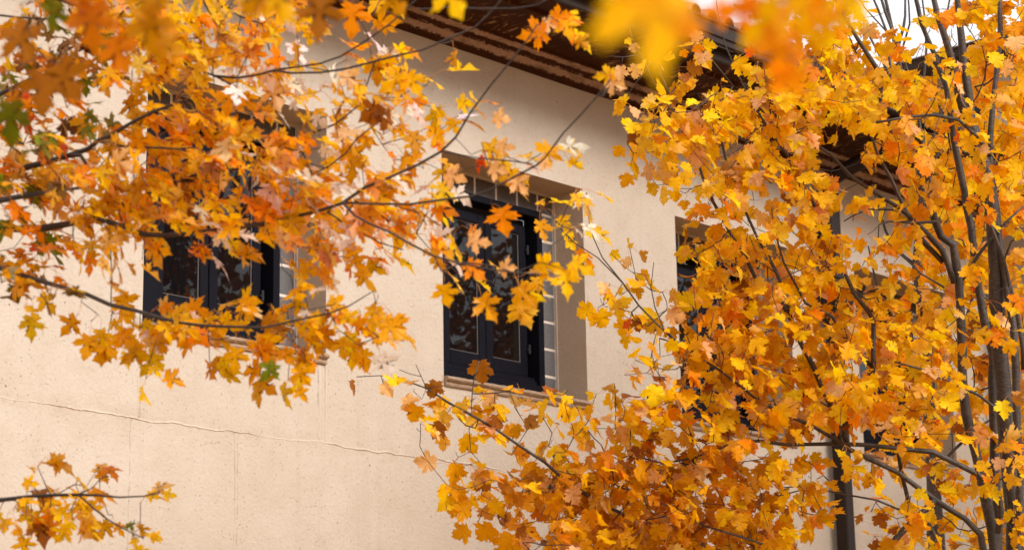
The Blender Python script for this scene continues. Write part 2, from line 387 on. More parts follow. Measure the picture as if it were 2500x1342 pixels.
def ring(m, x0, x1, z0, z1, t, y0, y1, tb=None, tt=None, bev=.004, tl=None):
    tb = tb or t; tt = tt or t; tl = tl or t
    m.box(x0, x0+tl, y0, y1, z0, z1, bev); m.box(x1-t, x1, y0, y1, z0, z1, bev)
    m.box(x0+tl, x1-t, y0, y1-.001, z0, z0+tb, bev); m.box(x0+tl, x1-t, y0, y1-.001, z1-tt, z1, bev)
def make_window(a, b):
    # outer frame is the window's own mesh
    m = MB(); fx0, fx1, ft = a + .20, b - .20, Z1 - .185
    ring(m, fx0, fx1, Z0+.002, ft, .065, .30, .46, .13, .06, .004, .15)
    m.box(fx0+.15, fx1-.065, .335, .46, Z0+.132, Z0+.17, .003)           # lower rail step
    m.box(fx0+.15, fx1-.065, .36, .46, Z0+.172, Z0+.205, .003)
    win = m.build('window', M_frame, bld)
    cx0, cx1 = fx0 + .20, fx1 - .10; cm = (cx0 + cx1) / 2; cz0, cz1 = Z0 + .215, ft - .125
    r = MB(); r.box(fx0+.15, fx1-.065, .462, .49, Z0+.13, ft-.06); r.build('rebate', M_deep, win)
    for (p, q) in ((cx0, cm-.004), (cm+.004, cx1)):
        c = MB(); ring(c, p, q, cz0, cz1, .082, .405, .45, .12, .085, .006); cs = c.build('casement', M_frame, win)
        s = MB(); ring(s, p+.080, q-.080, cz0+.118, cz1-.083, .010, .418, .448, .010, .010, .004); s.build('glazing_bead', M_putty, win)
        gp = MB(); gp.quad((p+.082, .428, cz0+.12), (q-.082, .428, cz0+.12), (q-.082, .428, cz1-.085), (p+.082, .428, cz1-.085)); gp.build('glass_pane', M_glass, win)
    for zz in (cz0 + .20, cz1 - .26):
        for xx in (cx0 - .010, cx1 - .012):
            hg = MB(); hg.box(xx, xx+.024, .378, .412, zz, zz+.085, .003); hg.box(xx-.008, xx+.032, .386, .412, zz+.032, zz+.05, .002); hg.build('hinge', M_deep, win)
    hm = MB(); hm.box(cm-.012, cm+.012, .385, .404, (cz0+cz1)/2-.05, (cz0+cz1)/2+.05, .003); hm.build('handle', M_deep, win)
    # glass blocks on a mortar bed: one row over the frame, one column each side
    bd = MB(); bd.box(a, b, .352, .47, ft+.0, Z1); bd.box(a, fx0, .3521, .47, Z0, ft); bd.box(fx1, b, .3521, .47, Z0, ft)
    bd.build('mortar_bed', M_mortar, win)
    nz = 7; hh = (ft - Z0) / nz
    def blk(x0, x1, z0, z1, mt):
        k = MB(); j = .0115; e = random.uniform(-.0015, .0015)
        k.box(x0+j, x1-j, .3465+e, .36, z0+j, z1-j, .004); k.build('glass_block', mt, win)
    for i in range(nz):
        blk(a+.005, fx0, Z0+i*hh, Z0+(i+1)*hh, M_blockZ); blk(fx1, b-.005, Z0+i*hh, Z0+(i+1)*hh, M_blockZ)
    ed = [a+.005, a+.22] + [a+.22+(b-.2-a-.22)*i/5 for i in range(1, 6)] + [b-.005]
    for i in range(len(ed)-1): blk(ed[i], ed[i+1], ft, Z1-.006, M_blockX)
    # moulded stone sill
    sp = [(.33, Z0), (.0, Z0-.012), (-.030, Z0-.016), (-.048, Z0-.028), (-.050, Z0-.042), (-.036, Z0-.054), (-.020, Z0-.060), (-.018, Z0-.068), (-.026, Z0-.080), (-.020, Z0-.094), (.0, Z0-.100)]
    v, f = [], []; k = len(sp); ns = 60
    for i in range(ns + 1):
        x = a + .004 + (b - a - .008) * i / ns
        for (y, z) in sp: v.append((x, y + random.uniform(-.0022, .0022), z + random.uniform(-.0022, .0022)))
    for i in range(ns):
        for j in range(k-1): q = i*k+j; f.append((q, q+1, q+k+1, q+k))
    f.append(tuple(range(k))); f.append(tuple(ns*k + j for j in range(k-1, -1, -1)))
    mesh_obj('sill', v, f, M_sill, win, False)
    # plaster bead where the reveal meets the blocks
    pb = MB(); pb.box(b-.012, b-.0005, .325, .352, Z0, Z1, .002); pb.box(a+.01, b-.012, .325, .352, Z1-.012, Z1-.0005, .002); pb.build('plaster_edge', M_seam, win)
for a, b in WX: make_window(a, b)

# downpipe with hopper head and swan neck up to the gutter
dp = MB(); xp, yp, s_ = 16.93, -.125, .065
dp.box(xp-s_, xp+s_, yp-s_, yp+s_, .1, 6.12, .012)
pipe = dp.build('downpipe', M_pipe, bld)
hp = MB(); b0 = 0
lv = [(6.10, .075), (6.22, .13), (6.36, .17), (6.50, .175), (6.505, .19), (6.54, .19), (6.54, .16)]
v, f = [], []
for z, q in lv: v += [(xp-q, yp-q*.9, z), (xp+q, yp-q*.9, z), (xp+q, yp+min(q, .12), z), (xp-q, yp+min(q, .12), z)]
for i in range(len(lv)-1):
    for k in range(4): f.append((i*4+k, i*4+(k+1) % 4, i*4+4+(k+1) % 4, i*4+4+k))
f.append((0, 3, 2, 1)); f.append(tuple(len(lv)*4-4+k for k in range(4)))
mesh_obj('hopper_head', v, f, M_pipe, pipe)
up = MB(); up.box(xp-.085, xp+.085, yp-.085, yp+.085, 6.54, 7.42, .012); up.build('upper_pipe', M_pipe, pipe)
v, f = [], []
tube_into(v, f, *smooth_path([(xp, yp, 7.40), (xp+.01, yp-.05, 7.55), (xp+.05, -.55, 7.68), (xp+.08, -.95, 7.80), (xp+.08, -1.13, 7.96)], [.085, .085, .08, .08, .08], .06), 8)
mesh_obj('swan_neck', v, f, M_pipe, pipe, True)
for zz in (1.2, 3.3, 5.2):
    br = MB(); br.box(xp-s_-.03, xp+s_+.03, yp+.02, -.001, zz, zz+.045, .003); br.build('pipe_bracket', M_pipe, pipe)

# tower behind the far end
M_wall2 = wall_mat('tower_paint', (.54, .44, .35), False)
tw = tag(empty('tower', (22, -.8, 0)), 'taller cream tower with tiled hip roof rising behind the far right trees', 'tower')
t = MB(); t.box(20.02, 25, -.72, .68, 0, 9.5); t.build('wall', M_wall2, tw)
t = MB(); t.box(19.55, 25.5, -1.15, 1.0, 9.502, 9.60); t.build('eave', M_fascia, tw)
t = MB()
A_, B_, C_, D_ = (19.5, -1.2, 9.602), (25.55, -1.2, 9.602), (25.55, 1.05, 9.602), (19.5, 1.05, 9.602); E_, F_ = (20.6, -.07, 10.05), (24.4, -.07, 10.05)
t.quad(A_, B_, F_, E_); t.quad(C_, D_, E_, F_); t.quad(D_, A_, E_); t.quad(B_, C_, F_); t.quad(A_, D_, C_, B_); t.build('roof', M_tile, tw)
t = MB(); t.box(20.0, 20.02, -.3, .2, 8.9, 9.2); t.build('vent', M_deep, tw)

# ---------------------------------------------------------------- leaves
HALF = {'silver': [(.0, .0), (.10, -.03), (.27, -.10), (.25, -.01), (.37, .03), (.27, .08), (.15, .12), (.28, .17), (.46, .20), (.47, .28), (.63, .38), (.47, .39), (.46, .47), (.34, .42), (.26, .44), (.13, .34),
                     (.13, .48), (.24, .56), (.17, .61), (.24, .71), (.14, .75), (.09, .84), (0, 1.0)],
        'broad': [(0, .0), (.12, -.07), (.30, -.07), (.29, .02), (.45, .08), (.38, .15), (.33, .20), (.44, .26), (.57, .30), (.53, .39), (.61, .51), (.47, .51), (.42, .58), (.32, .53), (.25, .52), (.26, .62), (.35, .70), (.23, .74), (.19, .84), (.08, .87), (0, 1.0)],
        'small': [(0, .0), (.14, -.05), (.30, .0), (.42, .12), (.38, .24), (.45, .36), (.56, .48), (.40, .52), (.28, .52), (.30, .66), (.18, .76), (.14, .88), (0, 1.0)]}
def leaf_template(kind, seed):
    r = random.Random(seed)
    hf = HALF[kind]; jit = .034
    rt = [(x + (r.uniform(-jit, jit) if 0 < i < len(hf)-1 else 0), y + (r.uniform(-jit, jit) if 0 < i < len(hf)-1 else 0)) for i, (x, y) in enumerate(hf)]
    lf = [(-x + (r.uniform(-jit, jit)), y + r.uniform(-jit, jit)) for (x, y) in hf[1:-1]][::-1]
    out = rt + lf; c = (0, .30); N = len(out)
    pts = [c] + [(c[0]+(x-c[0])*.52, c[1]+(y-c[1])*.52) for x, y in out] + out
    fold, droop, cup, tw_ = r.uniform(.0, .7), r.uniform(-.2, .9), r.uniform(-.5, .5), r.uniform(-.6, .6)
    ph = r.uniform(0, 6); wv = r.uniform(.03, .11)
    P = []
    for (x, y) in pts:
        rr = math.hypot(x, y)
        z = fold*abs(x)*.6 - droop*rr*rr*.5 + cup*x*x + tw_*x*y + wv*math.sin(7*math.atan2(x, y+.05)+ph)*rr
        P.append((x, y, z))
    fc = []
    for i in range(N):
        j = (i+1) % N
        fc.append((0, 1+i, 1+j)); fc.append((1+i, 1+N+i, 1+N+j)); fc.append((1+i, 1+N+j, 1+j))
    return np.array(P), np.array(fc), np.array([(x+.5, y) for x, y in pts])
TEM = {k: [leaf_template(k, s*13+i) for s in range(10)] for i, k in enumerate(('silver', 'broad', 'small'))}
class Foliage:
    def __init__(s): s.V = []; s.F = []; s.UV = []; s.C = []; s.n = 0; s.pv = []; s.pf = []
    def leaf(s, base, tip_dir, normal, size, kind, col):
        P, fc, uv = random.choice(TEM[kind])
        y = tip_dir / np.linalg.norm(tip_dir); z = normal - y * (normal @ y); z /= np.linalg.norm(z) + 1e-9; x = np.cross(y, z)
        wd = random.uniform(.85, 1.12)
        q = base + size * (P[:, :1]*wd*x + P[:, 1:2]*y + P[:, 2:3]*z)
        s.V.append(q); s.F.append(fc + s.n); s.UV.append(uv); s.C.append(np.tile(np.array(list(col)+[random.random()**2.6]), (len(P), 1))); s.n += len(P)
    def petiole(s, a, b, r=.0011, sag=.2):
        a, b = np.array(a), np.array(b); L = np.linalg.norm(b-a)
        side = rng.normal(size=3); side /= np.linalg.norm(side)
        m = (a+b)/2 + side*L*sag*.6 + UPV*L*sag*random.uniform(0, 1.)
        tube_into(s.pv, s.pf, *smooth_path([a, m, b], [r*1.1, r*.85, r], L/3.2), 3)
    def build(s, parent, mat):
        if s.pv:
            pf = np.array([t for q in s.pf for t in ((q[0], q[1], q[2]),) + (((q[0], q[2], q[3]),) if len(q) > 3 else ())], dtype=int); nl = sum(len(x) for x in s.F)
            s.V.append(np.array(s.pv)); s.F.append(pf+s.n); s.UV.append(np.zeros((len(s.pv), 2))); s.C.append(np.ones((len(s.pv), 4)))
        Vv = np.concatenate(s.V); Ff = np.concatenate(s.F); U = np.concatenate(s.UV); C = np.concatenate(s.C)
        me = bpy.data.meshes.new('leaves')
        me.vertices.add(len(Vv)); me.vertices.foreach_set('co', Vv.astype(np.float32).ravel())
        nf = len(Ff); me.loops.add(nf*3); me.polygons.add(nf)
        me.loops.foreach_set('vertex_index', Ff.astype(np.int32).ravel())
        me.polygons.foreach_set('loop_start', np.arange(0, nf*3, 3, dtype=np.int32)); me.polygons.foreach_set('loop_total', np.full(nf, 3, dtype=np.int32))
        me.update(calc_edges=True)
        uvl = me.uv_layers.new(name='UVMap'); uvl.data.foreach_set('uv', U[Ff.ravel()].astype(np.float32).ravel())
        ca = me.color_attributes.new('tint', 'FLOAT_COLOR', 'POINT'); ca.data.foreach_set('color', C.astype(np.float32).ravel())
        me.polygons.foreach_set('use_smooth', np.ones(nf, dtype=bool))
        me.materials.append(mat); me.materials.append(M_petiole)
        if s.pv: me.polygons.foreach_set('material_index', np.concatenate([np.zeros(nl, dtype=np.int32), np.ones(nf-nl, dtype=np.int32)]))
        me.update()
        o = bpy.data.objects.new('foliage', me); COL.objects.link(o); o.parent = parent; o.location = -parent.location
        return o

class Tree:
    """skeleton nodes with parents; twigs are grown to every leaf cluster, leaves hang from the twigs"""
    def __init__(s): s.P = []; s.par = []; s.fix = []; s.gen = []; s.limbs = []
    def limb(s, pts, rad, trunk=False, step=.10):
        p, r = smooth_path(pts, rad, step)
        s.limbs.append((p, r, trunk)); prev = -1
        for q, rr in zip(p, r):
            s.P.append(q); s.par.append(prev); s.fix.append(rr); prev = len(s.P)-1
    def grow(s, clusters, wob=.10, lift=.12, pull=None):
        cl = np.array(clusters); base = np.array(s.P)
        d0 = np.array([np.min(np.sum((base-c)**2, axis=1)) for c in cl])
        order = np.argsort(d0)
        A = np.zeros((len(base)+len(cl)*5, 3)); A[:len(base)] = base; m = len(base)
        s.ends = [None]*len(cl); nb = len(base)
        for i in order:
            c = cl[i]
            d = np.linalg.norm(A[:m]-c, axis=1)
            # prefer nodes lying on the trunk side
            if pull is not None:
                d = d + .35*np.clip(((A[:m]-c) @ pull), 0, None)
            j = int(np.argmin(d)); a = A[j]; L = np.linalg.norm(c-a)
            k = max(1, min(5, int(L/.07)))
            side = rng.normal(size=3)*L*wob
            prev = j
            for q in range(1, k+1):
                t_ = q/k; p = a*(1-t_)+c*t_ + side*math.sin(math.pi*t_)*.7 - UPV*L*lift*math.sin(math.pi*t_) + (rng.normal(size=3)*.006 if q < k else 0)
                A[m] = p; s.P.append(p); s.par.append(prev); s.fix.append(None); prev = m; m += 1
            s.ends[i] = prev
        s.base_n = nb
    def twig_mesh(s, rtip):
        N = len(s.P); cnt = np.zeros(N); kids = [[] for _ in range(N)]
        for i in range(N):
            if s.par[i] >= 0: kids[s.par[i]].append(i)
        for i in range(N-1, s.base_n-1, -1):
            cnt[i] = max(cnt[i], 1) if not [k for k in kids[i] if k >= s.base_n] else sum(cnt[k] for k in kids[i] if k >= s.base_n)
        v, f = [], []
        def rad(i): return rtip*cnt[i]**.42
        done = np.zeros(N, bool)
        for i in range(s.base_n, N):
            if done[i]: continue
            chain = [s.par[i], i]; done[i] = True; cur = i
            while True:
                ks = [k for k in kids[cur] if k >= s.base_n and not done[k]]
                if not ks: break
                cur = max(ks, key=lambda k: cnt[k]); done[cur] = True; chain.append(cur)
            rr = [min(rad(chain[1]), s.fix[chain[0]] or 9)] + [rad(k) for k in chain[1:]]
            for q in range(1, len(rr)): rr[q] = min(rr[q], rr[q-1])
            tube_into(v, f, [s.P[k] for k in chain], rr, 4)
            # buds and stub shoots at nodes
            for k in chain[1:]:
                if random.random() < .28:
                    dr = rng.normal(size=3); dr[2] = abs(dr[2]); dr /= np.linalg.norm(dr)
                    L = random.uniform(.012, .04)
                    tube_into(v, f, [s.P[k], s.P[k]+dr*L*.6, s.P[k]+dr*L+UPV*L*.3], [rtip*.9, rtip*.75, rtip*1.15], 3)
        return v, f

def parse(rows, x0):
    out = []
    for r_, s in enumerate(rows):
        for c, ch in enumerate(s):
            if ch != '0' and ch != ' ': out.append((x0+c*50, r_*50, int(ch)))
    return out
def pick(pal):
    r = random.random()*sum(p[0] for p in pal)
    for p in pal:
        r -= p[0]
        if r <= 0: break
    c = np.array(p[1]); return np.clip(c*random.uniform(.72, 1.14)*np.array([1, random.uniform(.88, 1.12), 1]), 0, 1)

def dress(tree, cells, fol, kind, size, leaf_area, depth_fn, pal_fn, wind, per=4, boost=1.0, up_bias=.4, pull=None, extra=(), hang=.8, wob=.1, camface=.0, pet=(.035, .085), nn=.6, low=9999):
    cl = []; meta = []
    carry = 0.
    for (x, y, d) in cells:
        cov = min(.94, d/9.6)
        nl = -math.log(1-cov)*2500/leaf_area*boost/per + carry
        k = int(nl + random.random()); 
        for _ in range(k):
            px, py = x + random.uniform(0, 50), y + random.uniform(0, 50)
            dd = depth_fn(px, py); cl.append(W(px, py-16, dd)); meta.append((px, py, None))
    for e in extra: cl.append(W(e[0]+e[5], e[1]-e[6], e[7])); meta.append((e[0], e[1], e))
    tree.grow(cl, pull=pull, wob=wob)
    for i, (px, py, e) in enumerate(meta):
        node = cl[i]
        if e:
            base = W(e[0], e[1], e[7]); a = math.radians(e[3]); sz = e[2]/F*e[7]*(.8 if e[7] > 7 else 1)
            td = math.cos(a)*RIGHT + math.sin(a)*DOWN + e[8]*FWD
            base = base - td/np.linalg.norm(td)*sz*.42
            nrm = -FWD + rng.normal(size=3)*.22 + (e[9] if len(e) > 9 else 0)*UPV
            fol.petiole(node, base, .0011, .25); fol.leaf(base, td, nrm, sz, kind, e[4] if e[4] is not None else pick(pal_fn(px, py))); continue
        m = max(1, int(random.gauss(per, 1.1)))
        for _ in range(m):
            dr = rng.normal(size=3); dr /= np.linalg.norm(dr); dr = dr*.85 + wind*.5 - UPV*.25
            L = random.uniform(*pet); base = node + dr*L
            td = -UPV*(hang if not low < py < 1000 else .95) + wind*random.uniform(.1, 1.2) + dr*.55 + rng.normal(size=3)*.32
            nrm = rng.normal(size=3)*nn + UPV*(up_bias if not low < py < 1000 else .15) - FWD*(camface if not low < py < 1000 else .5)
            sz = size*random.uniform(.62, 1.18)*(1.0 if random.random() > .08 else .5)
            fol.petiole(node, base, .0012, .3); fol.leaf(base, td, nrm, sz, kind, pick(pal_fn(px, py)))
def finish(root, tree, fol, mtrunk, mbranch, mtwig, mleaf, rtip):
    tv_, tf_, bv, bf = [], [], [], []
    for p, r, tr in tree.limbs:
        rj = r*(1+.06*np.sin(np.arange(len(r))*1.7+random.random()*6))
        pj = p + rng.normal(size=p.shape)*np.minimum(r, .01)[:, None]*.35
        tube_into(*((tv_, tf_) if tr else (bv, bf)), pj, rj, 10 if tr else 6)
    if tv_: mesh_obj('trunk', tv_, tf_, mtrunk, root, True)
    v, f = tree.twig_mesh(rtip); o = len(bv); nb = len(bf)
    bo = mesh_obj('branches', bv+v, bf+[tuple(i+o for i in q) for q in f], mbranch, root, True)
    bo.data.materials.append(mtwig); bo.data.polygons.foreach_set('material_index', [0]*nb+[1]*len(f))
    fol.build(root, mleaf)
def L(pts, d0, d1, r0, r1):
    """photo-space way points -> 3D points with depth and radius (px) running linearly"""
    m = len(pts); P_, R_ = [], []
    for i, (x, y) in enumerate(pts):
        t_ = i/(m-1); d = d0+(d1-d0)*t_; P_.append(W(x, y, d)); R_.append((r0+(r1-r0)*t_)/F*d)
    return P_, R_

YEL = (.96, .53, .003); GOLD = (.98, .60, .007); AMB = (.80, .36, .002); ORG = (.95, .31, .003); RED = (.80, .10, .006); BRN = (.36, .13, .02); GRN = (.17, .22, .012); PAL = (.88, .52, .22); DRK = (.12, .06, .01); GLINT = (1, .93, .87)  # last one, near white: glints painted as leaf colour
GOLD2 = (.92, .50, .003)

# ---------------------------------------------------------------- left tree (deep-lobed maple)
DL = 8.6
LT = Tree()
base = np.array([3.4, -5.6, 0]); 
j0 = W(-420, 900, 8.8)
LT.limb([base, base*.5+np.array([*j0[:2], 0])*.5+UPV*1.6, j0, W(-330, 300, 8.8), W(-250, -250, 8.9), W(-150, -900, 9)], [.13, .115, .10, .075, .05, .02], True, .15)
for pts, a, b, r0, r1 in [
    ([(-330, 560), (-150, 520), (0, 492), (76, 473), (137, 463), (198, 459)], 8.8, 8.3, 9, 3),
    ([(-380, 640), (-180, 600), (-40, 568), (23, 558), (90, 556), (152, 551), (243, 532), (330, 486), (410, 458), (440, 443), (500, 430), (559, 417), (626, 395), (682, 358), (740, 335), (820, 302), (887, 248)], 8.8, 8.6, 10, 1.6),
    ([(243, 532), (304, 560), (353, 572), (407, 573), (470, 566), (532, 560), (608, 553), (646, 545), (703, 532), (771, 518), (836, 492), (890, 460), (960, 428), (1020, 402), (1075, 372), (1110, 335), (1150, 275), (1200, 208), (1247, 150), (1290, 95), (1312, 60)], 8.6, 8.2, 6.2, 1.5),
    ([(836, 494), (866, 526), (905, 548), (950, 568), (1000, 596), (1060, 624), (1120, 642), (1190, 655), (1250, 664), (1322, 670)], 8.3, 8.0, 3, 1.6),
    ([(798, 516), (835, 540), (874, 562), (925, 592), (985, 610)], 8.4, 8.5, 2.4, 1.2),
    ([(-330, 470), (-140, 455), (0, 440), (60, 413), (149, 387), (216, 361), (242, 346), (268, 331), (320, 298), (372, 272), (417, 257), (450, 245)], 8.8, 8.4, 9, 2.5),
    ([(246, 348), (290, 358), (335, 359), (380, 361), (428, 363), (480, 360)], 8.5, 8.3, 3.6, 1.6),
    ([(160, 382), (194, 380), (214, 402)], 8.5, 8.5, 5, 4),
    ([(-290, 60), (-120, 10), (30, -25), (149, 0), (223, 30), (276, 56), (328, 82), (372, 119), (428, 141), (469, 168), (521, 186), (580, 215)], 8.9, 8.5, 6, 2),
    ([(372, -160), (470, -60), (536, 0), (559, 19), (589, 41), (640, 60)], 8.7, 8.7, 4.5, 2),
    ([(521, 186), (580, 190), (633, 182), (670, 171), (708, 179), (782, 179), (842, 170), (901, 155), (966, 137), (1030, 124), (1074, 104), (1120, 85), (1160, 68), (1196, 32), (1225, 0), (1245, -30)], 8.5, 8.2, 3, 1.8),
    ([(670, 171), (730, 163), (782, 155), (831, 138), (900, 97), (950, 60), (995, 20), (1030, -15)], 8.5, 8.3, 2.4, 1.8),
    ([(-380, 700), (-160, 655), (0, 650), (57, 672), (95, 682), (141, 699), (205, 716), (266, 743), (342, 762), (426, 782), (486, 794), (551, 798), (646, 798), (722, 781), (806, 765), (855, 746), (912, 710)], 8.6, 8.2, 7, 1.2),
    ([(836, 494), (900, 497), (1000, 498), (1080, 488), (1150, 478), (1200, 462), (1262, 430), (1310, 402), (1328, 388), (1376, 324), (1416, 284), (1462, 230), (1490, 195)], 8.3, 8.0, 2.8, 1.8),
    ([(1078, 372), (1120, 378), (1170, 386), (1250, 394), (1300, 400)], 8.2, 8.0, 2, 1.5),
    ([(1020, 22), (1045, 23), (1090, 20), (1180, 22), (1260, 20), (1310, 12), (1345, -5)], 8.2, 8.1, 1.8, 1.5),
    ([(682, 358), (740, 372), (762, 425), (800, 408), (845, 375), (870, 340), (905, 312)], 8.6, 8.5, 2, 1.5),
    ([(0, 38), (40, 43), (110, 46), (170, 40)], 8.7, 8.6, 2.5, 1.5),
    ([(-420, 1300), (-200, 1250), (0, 1220), (73, 1213), (125, 1209), (191, 1206), (242, 1207), (293, 1213), (352, 1209), (392, 1199)], 8.8, 8.4, 6, 1.1),
    ([(191, 1206), (227, 1239), (264, 1268), (300, 1288), (323, 1301), (352, 1313)], 8.5, 8.4, 2.4, 1.1),
    ([(191, 1206), (225, 1190), (245, 1168), (265, 1160)], 8.5, 8.4, 1.6, 1.0),
]: LT.limb(*L(pts, a-.08, b-.08, r0*1.1, r1*1.15))
LT.limb([W(-355, 450, 8.8), W(-120, 300, 8.6), W(60, 200, 8.5), W(200, 150, 8.4)], [.02, .012, .008, .004])
rowsL = ["335678888878764432512001320000", "456688888888764433201000011320", "777788888887655444434421000000", "888788888876665555444410000000", "777544567876433555444420000000", "654443236883333556644443210000", "777765457887443566644433210000", "888888888888888766655332111100", "888888888888888876655332111210", "888888888888888877764322213110", "777888888888888888875432223210", "766666655555588888886542114320", "766643223334467755545433324331", "876543101112334432221122112331", "645554211011134432120000121110", "143356666665556666521000000000", "031344566777666656652100000000", "000002344332224433210000000000", "000000110000112110000000000000", "", "", "", "", "134555200000", "776654312000", "665455320000", "432321310000"]
def palL(x, y):
    if x < 260 and 60 < y < 330: return [(1.7, GRN), (1.2, DRK), (1.7, AMB), (1.6, ORG), (.5, RED), (1.5, BRN), (.8, YEL)]
    if x < 150 and y < 760: return [(.6, GRN), (.5, DRK), (2.2, AMB), (2, ORG), (.3, RED), (.7, BRN), (2.6, YEL)]
    if y > 740: return [(4.5, YEL), (3, AMB), (.12, GRN), (1.8, GOLD), (.5, ORG), (.25, BRN), (.2, GLINT)]
    return [(6, YEL), (2.6, AMB), (2.2, ORG), (.08, RED), (2.2, GOLD), (.05, GRN), (.05, PAL), (.15, BRN), (2.6 if x > 540 and y < 720 else .3, GLINT)]
wind = RIGHT*.75 - FWD*.1
exL = []
for (x, y, s, a, col, ox, oy) in [
    (75, 800, 82, 92, None, 2, 70), (168, 796, 76, 130, None, 30, 60), (212, 846, 80, 100, None, 10, 62), (250, 828, 72, 80, None, -10, 60), (322, 868, 84, 140, None, 20, 66), (366, 888, 86, 120, None, 20, 70),
    (398, 842, 62, 80, None, 0, 50), (440, 822, 70, 70, None, 0, 50), (575, 878, 84, 95, None, 0, 70), (655, 908, 76, 130, None, 14, 66), (740, 918, 80, 60, None, -6, 70), (700, 870, 60, 60, None, 0, 50),
    (1112, 432, 70, 20, PAL, 20, 20), (1270, 452, 76, 50, PAL, -20, 20), (1228, 538, 92, 80, ORG, -30, 40), (1088, 722, 84, 80, YEL, -10, 60), (1192, 752, 96, 60, AMB, -26, 60), (1285, 722, 90, 50, AMB, -30, 56),
    (1385, 690, 96, 75, GOLD, -30, 40), (1340, 650, 90, 20, YEL, -20, 10), (1420, 652, 84, 30, GOLD, -30, 6), (1170, 590, 80, 10, PAL, -30, 10), (1240, 655, 60, 10, PAL, -30, 6), (1160, 660, 80, 40, ORG, -30, 20),
    (1215, 415, 60, 10, PAL, -20, 10), (1330, 405, 56, 30, PAL, -16, 8), (1300, 85, 96, 170, ORG, 10, -8), (1370, 40, 64, 350, ORG, -30, 0), (1385, 70, 70, 70, YEL, -20, 16), (1345, 60, 60, 10, PAL, -24, 0),
    (1475, 185, 70, 175, YEL, 10, -30), (1505, 205, 66, 20, PAL, -20, 10), (860, 48, 110, 95, ORG, 0, 60), (1225, 290, 60, 10, PAL, -60, 20), (1235, 358, 60, 8, PAL, -60, 10), (1010, 205, 80, 60, YEL, -20, 30),
    (960, 200, 96, 140, YEL, 20, 30), (925, 290, 90, 170, BRN, 30, 10), (905, 275, 80, 140, BRN, 10, 30), (75, 1180, 50, 20, None, -10, -20), (165, 1290, 60, 100, None, 10, 50), (150, 1305, 66, 130, None, 16, 60), (225, 1295, 70, 70, None, -4, 66),
    (60, 1335, 70, 90, None, 4, 70), (375, 1210, 46, 20, None, -20, 0), (415, 1208, 40, 10, None, -26, 4), (383, 1312, 40, 30, YEL, -30, 4), (330, 1325, 36, 80, GOLD, -4, 12), (320, 1285, 34, 60, GRN, 0, 6), (1400, 330, 0, 0, None, 0, 0)]:
    if s: exL.append((x, y, s, a, col, ox, oy, 8.15 if x > 600 else 8.4, random.uniform(-.3, .3)))
folL = Foliage()
dress(LT, parse(rowsL, -14), folL, 'silver', .102, 2000, lambda x, y: 8.62 + random.gauss(0, .22), palL, wind, per=4, boost=3.3, up_bias=1.5, pull=RIGHT, extra=exL, hang=.38, camface=.1, nn=.62, low=745)
rootL = tag(empty('maple_tree', tuple(base)), 'orange deep-lobed maple with dark branches reaching in from the left across the first two windows', 'tree')
finish(rootL, LT, folL, M_barkL, M_barkL, M_barkL, M_leafL, .0018)

# ---------------------------------------------------------------- right tree (yellow maple, many stems)
RT = Tree(); DR = 12.3
foot = W(2420, 2300, DR); foot[2] = 0
F0 = W(2430, 1560, DR)
RT.limb([foot, F0*.5+foot*.5, F0, W(2480, 1342, 12.3), W(2466, 1150, 12.3), W(2451, 950, 12.3), W(2437, 800, 12.3), W(2431, 650, 12.3), W(2426, 520, 12.3), W(2405, 410, 12.3), W(2386, 342, 12.3), W(2368, 296, 12.3), W(2362, 220, 12.3), W(2352, 150, 12.3), W(2340, 40, 12.3), W(2335, -80, 12.3)],
        [.11, .10, .080, .054, .052, .049, .047, .045, .043, .040, .037, .034, .027, .024, .018, .012], True, .12)
for pts, a, b, r0, r1 in [
    ([(2368, 298), (2345, 250), (2336, 185), (2315, 110), (2290, 40), (2270, -40)], 12.3, 12.2, 13, 6),
    ([(2430, 1560), (2428, 1342), (2403, 1206), (2380, 1100), (2360, 1008), (2350, 900), (2346, 800), (2340, 690), (2325, 600), (2300, 575), (2284, 540), (2275, 505), (2262, 396), (2250, 345), (2217, 316), (2190, 250), (2162, 205), (2133, 158), (2097, 97), (2068, 47), (2040, 0), (2020, -40)], 12.3, 12.0, 14, 3.5),
    ([(2445, 1500), (2425, 1000), (2425, 860), (2408, 800), (2395, 720), (2375, 600), (2355, 470), (2345, 420), (2329, 342), (2319, 277), (2309, 211), (2280, 130), (2250, 60), (2230, -30)], 12.5, 12.6, 12, 5),
    ([(2455, 1500), (2485, 1342), (2492, 1200), (2482, 1000), (2478, 850), (2470, 760), (2451, 662), (2436, 568), (2418, 443), (2420, 330), (2425, 240), (2440, 120), (2440, -40)], 12.1, 12.4, 11, 6),
    ([(2500, 900), (2491, 800), (2450, 640), (2407, 505), (2420, 440), (2440, 380)], 12, 11.9, 6, 3),
    ]: RT.limb(*L(pts, a, b, r0, r1), True)
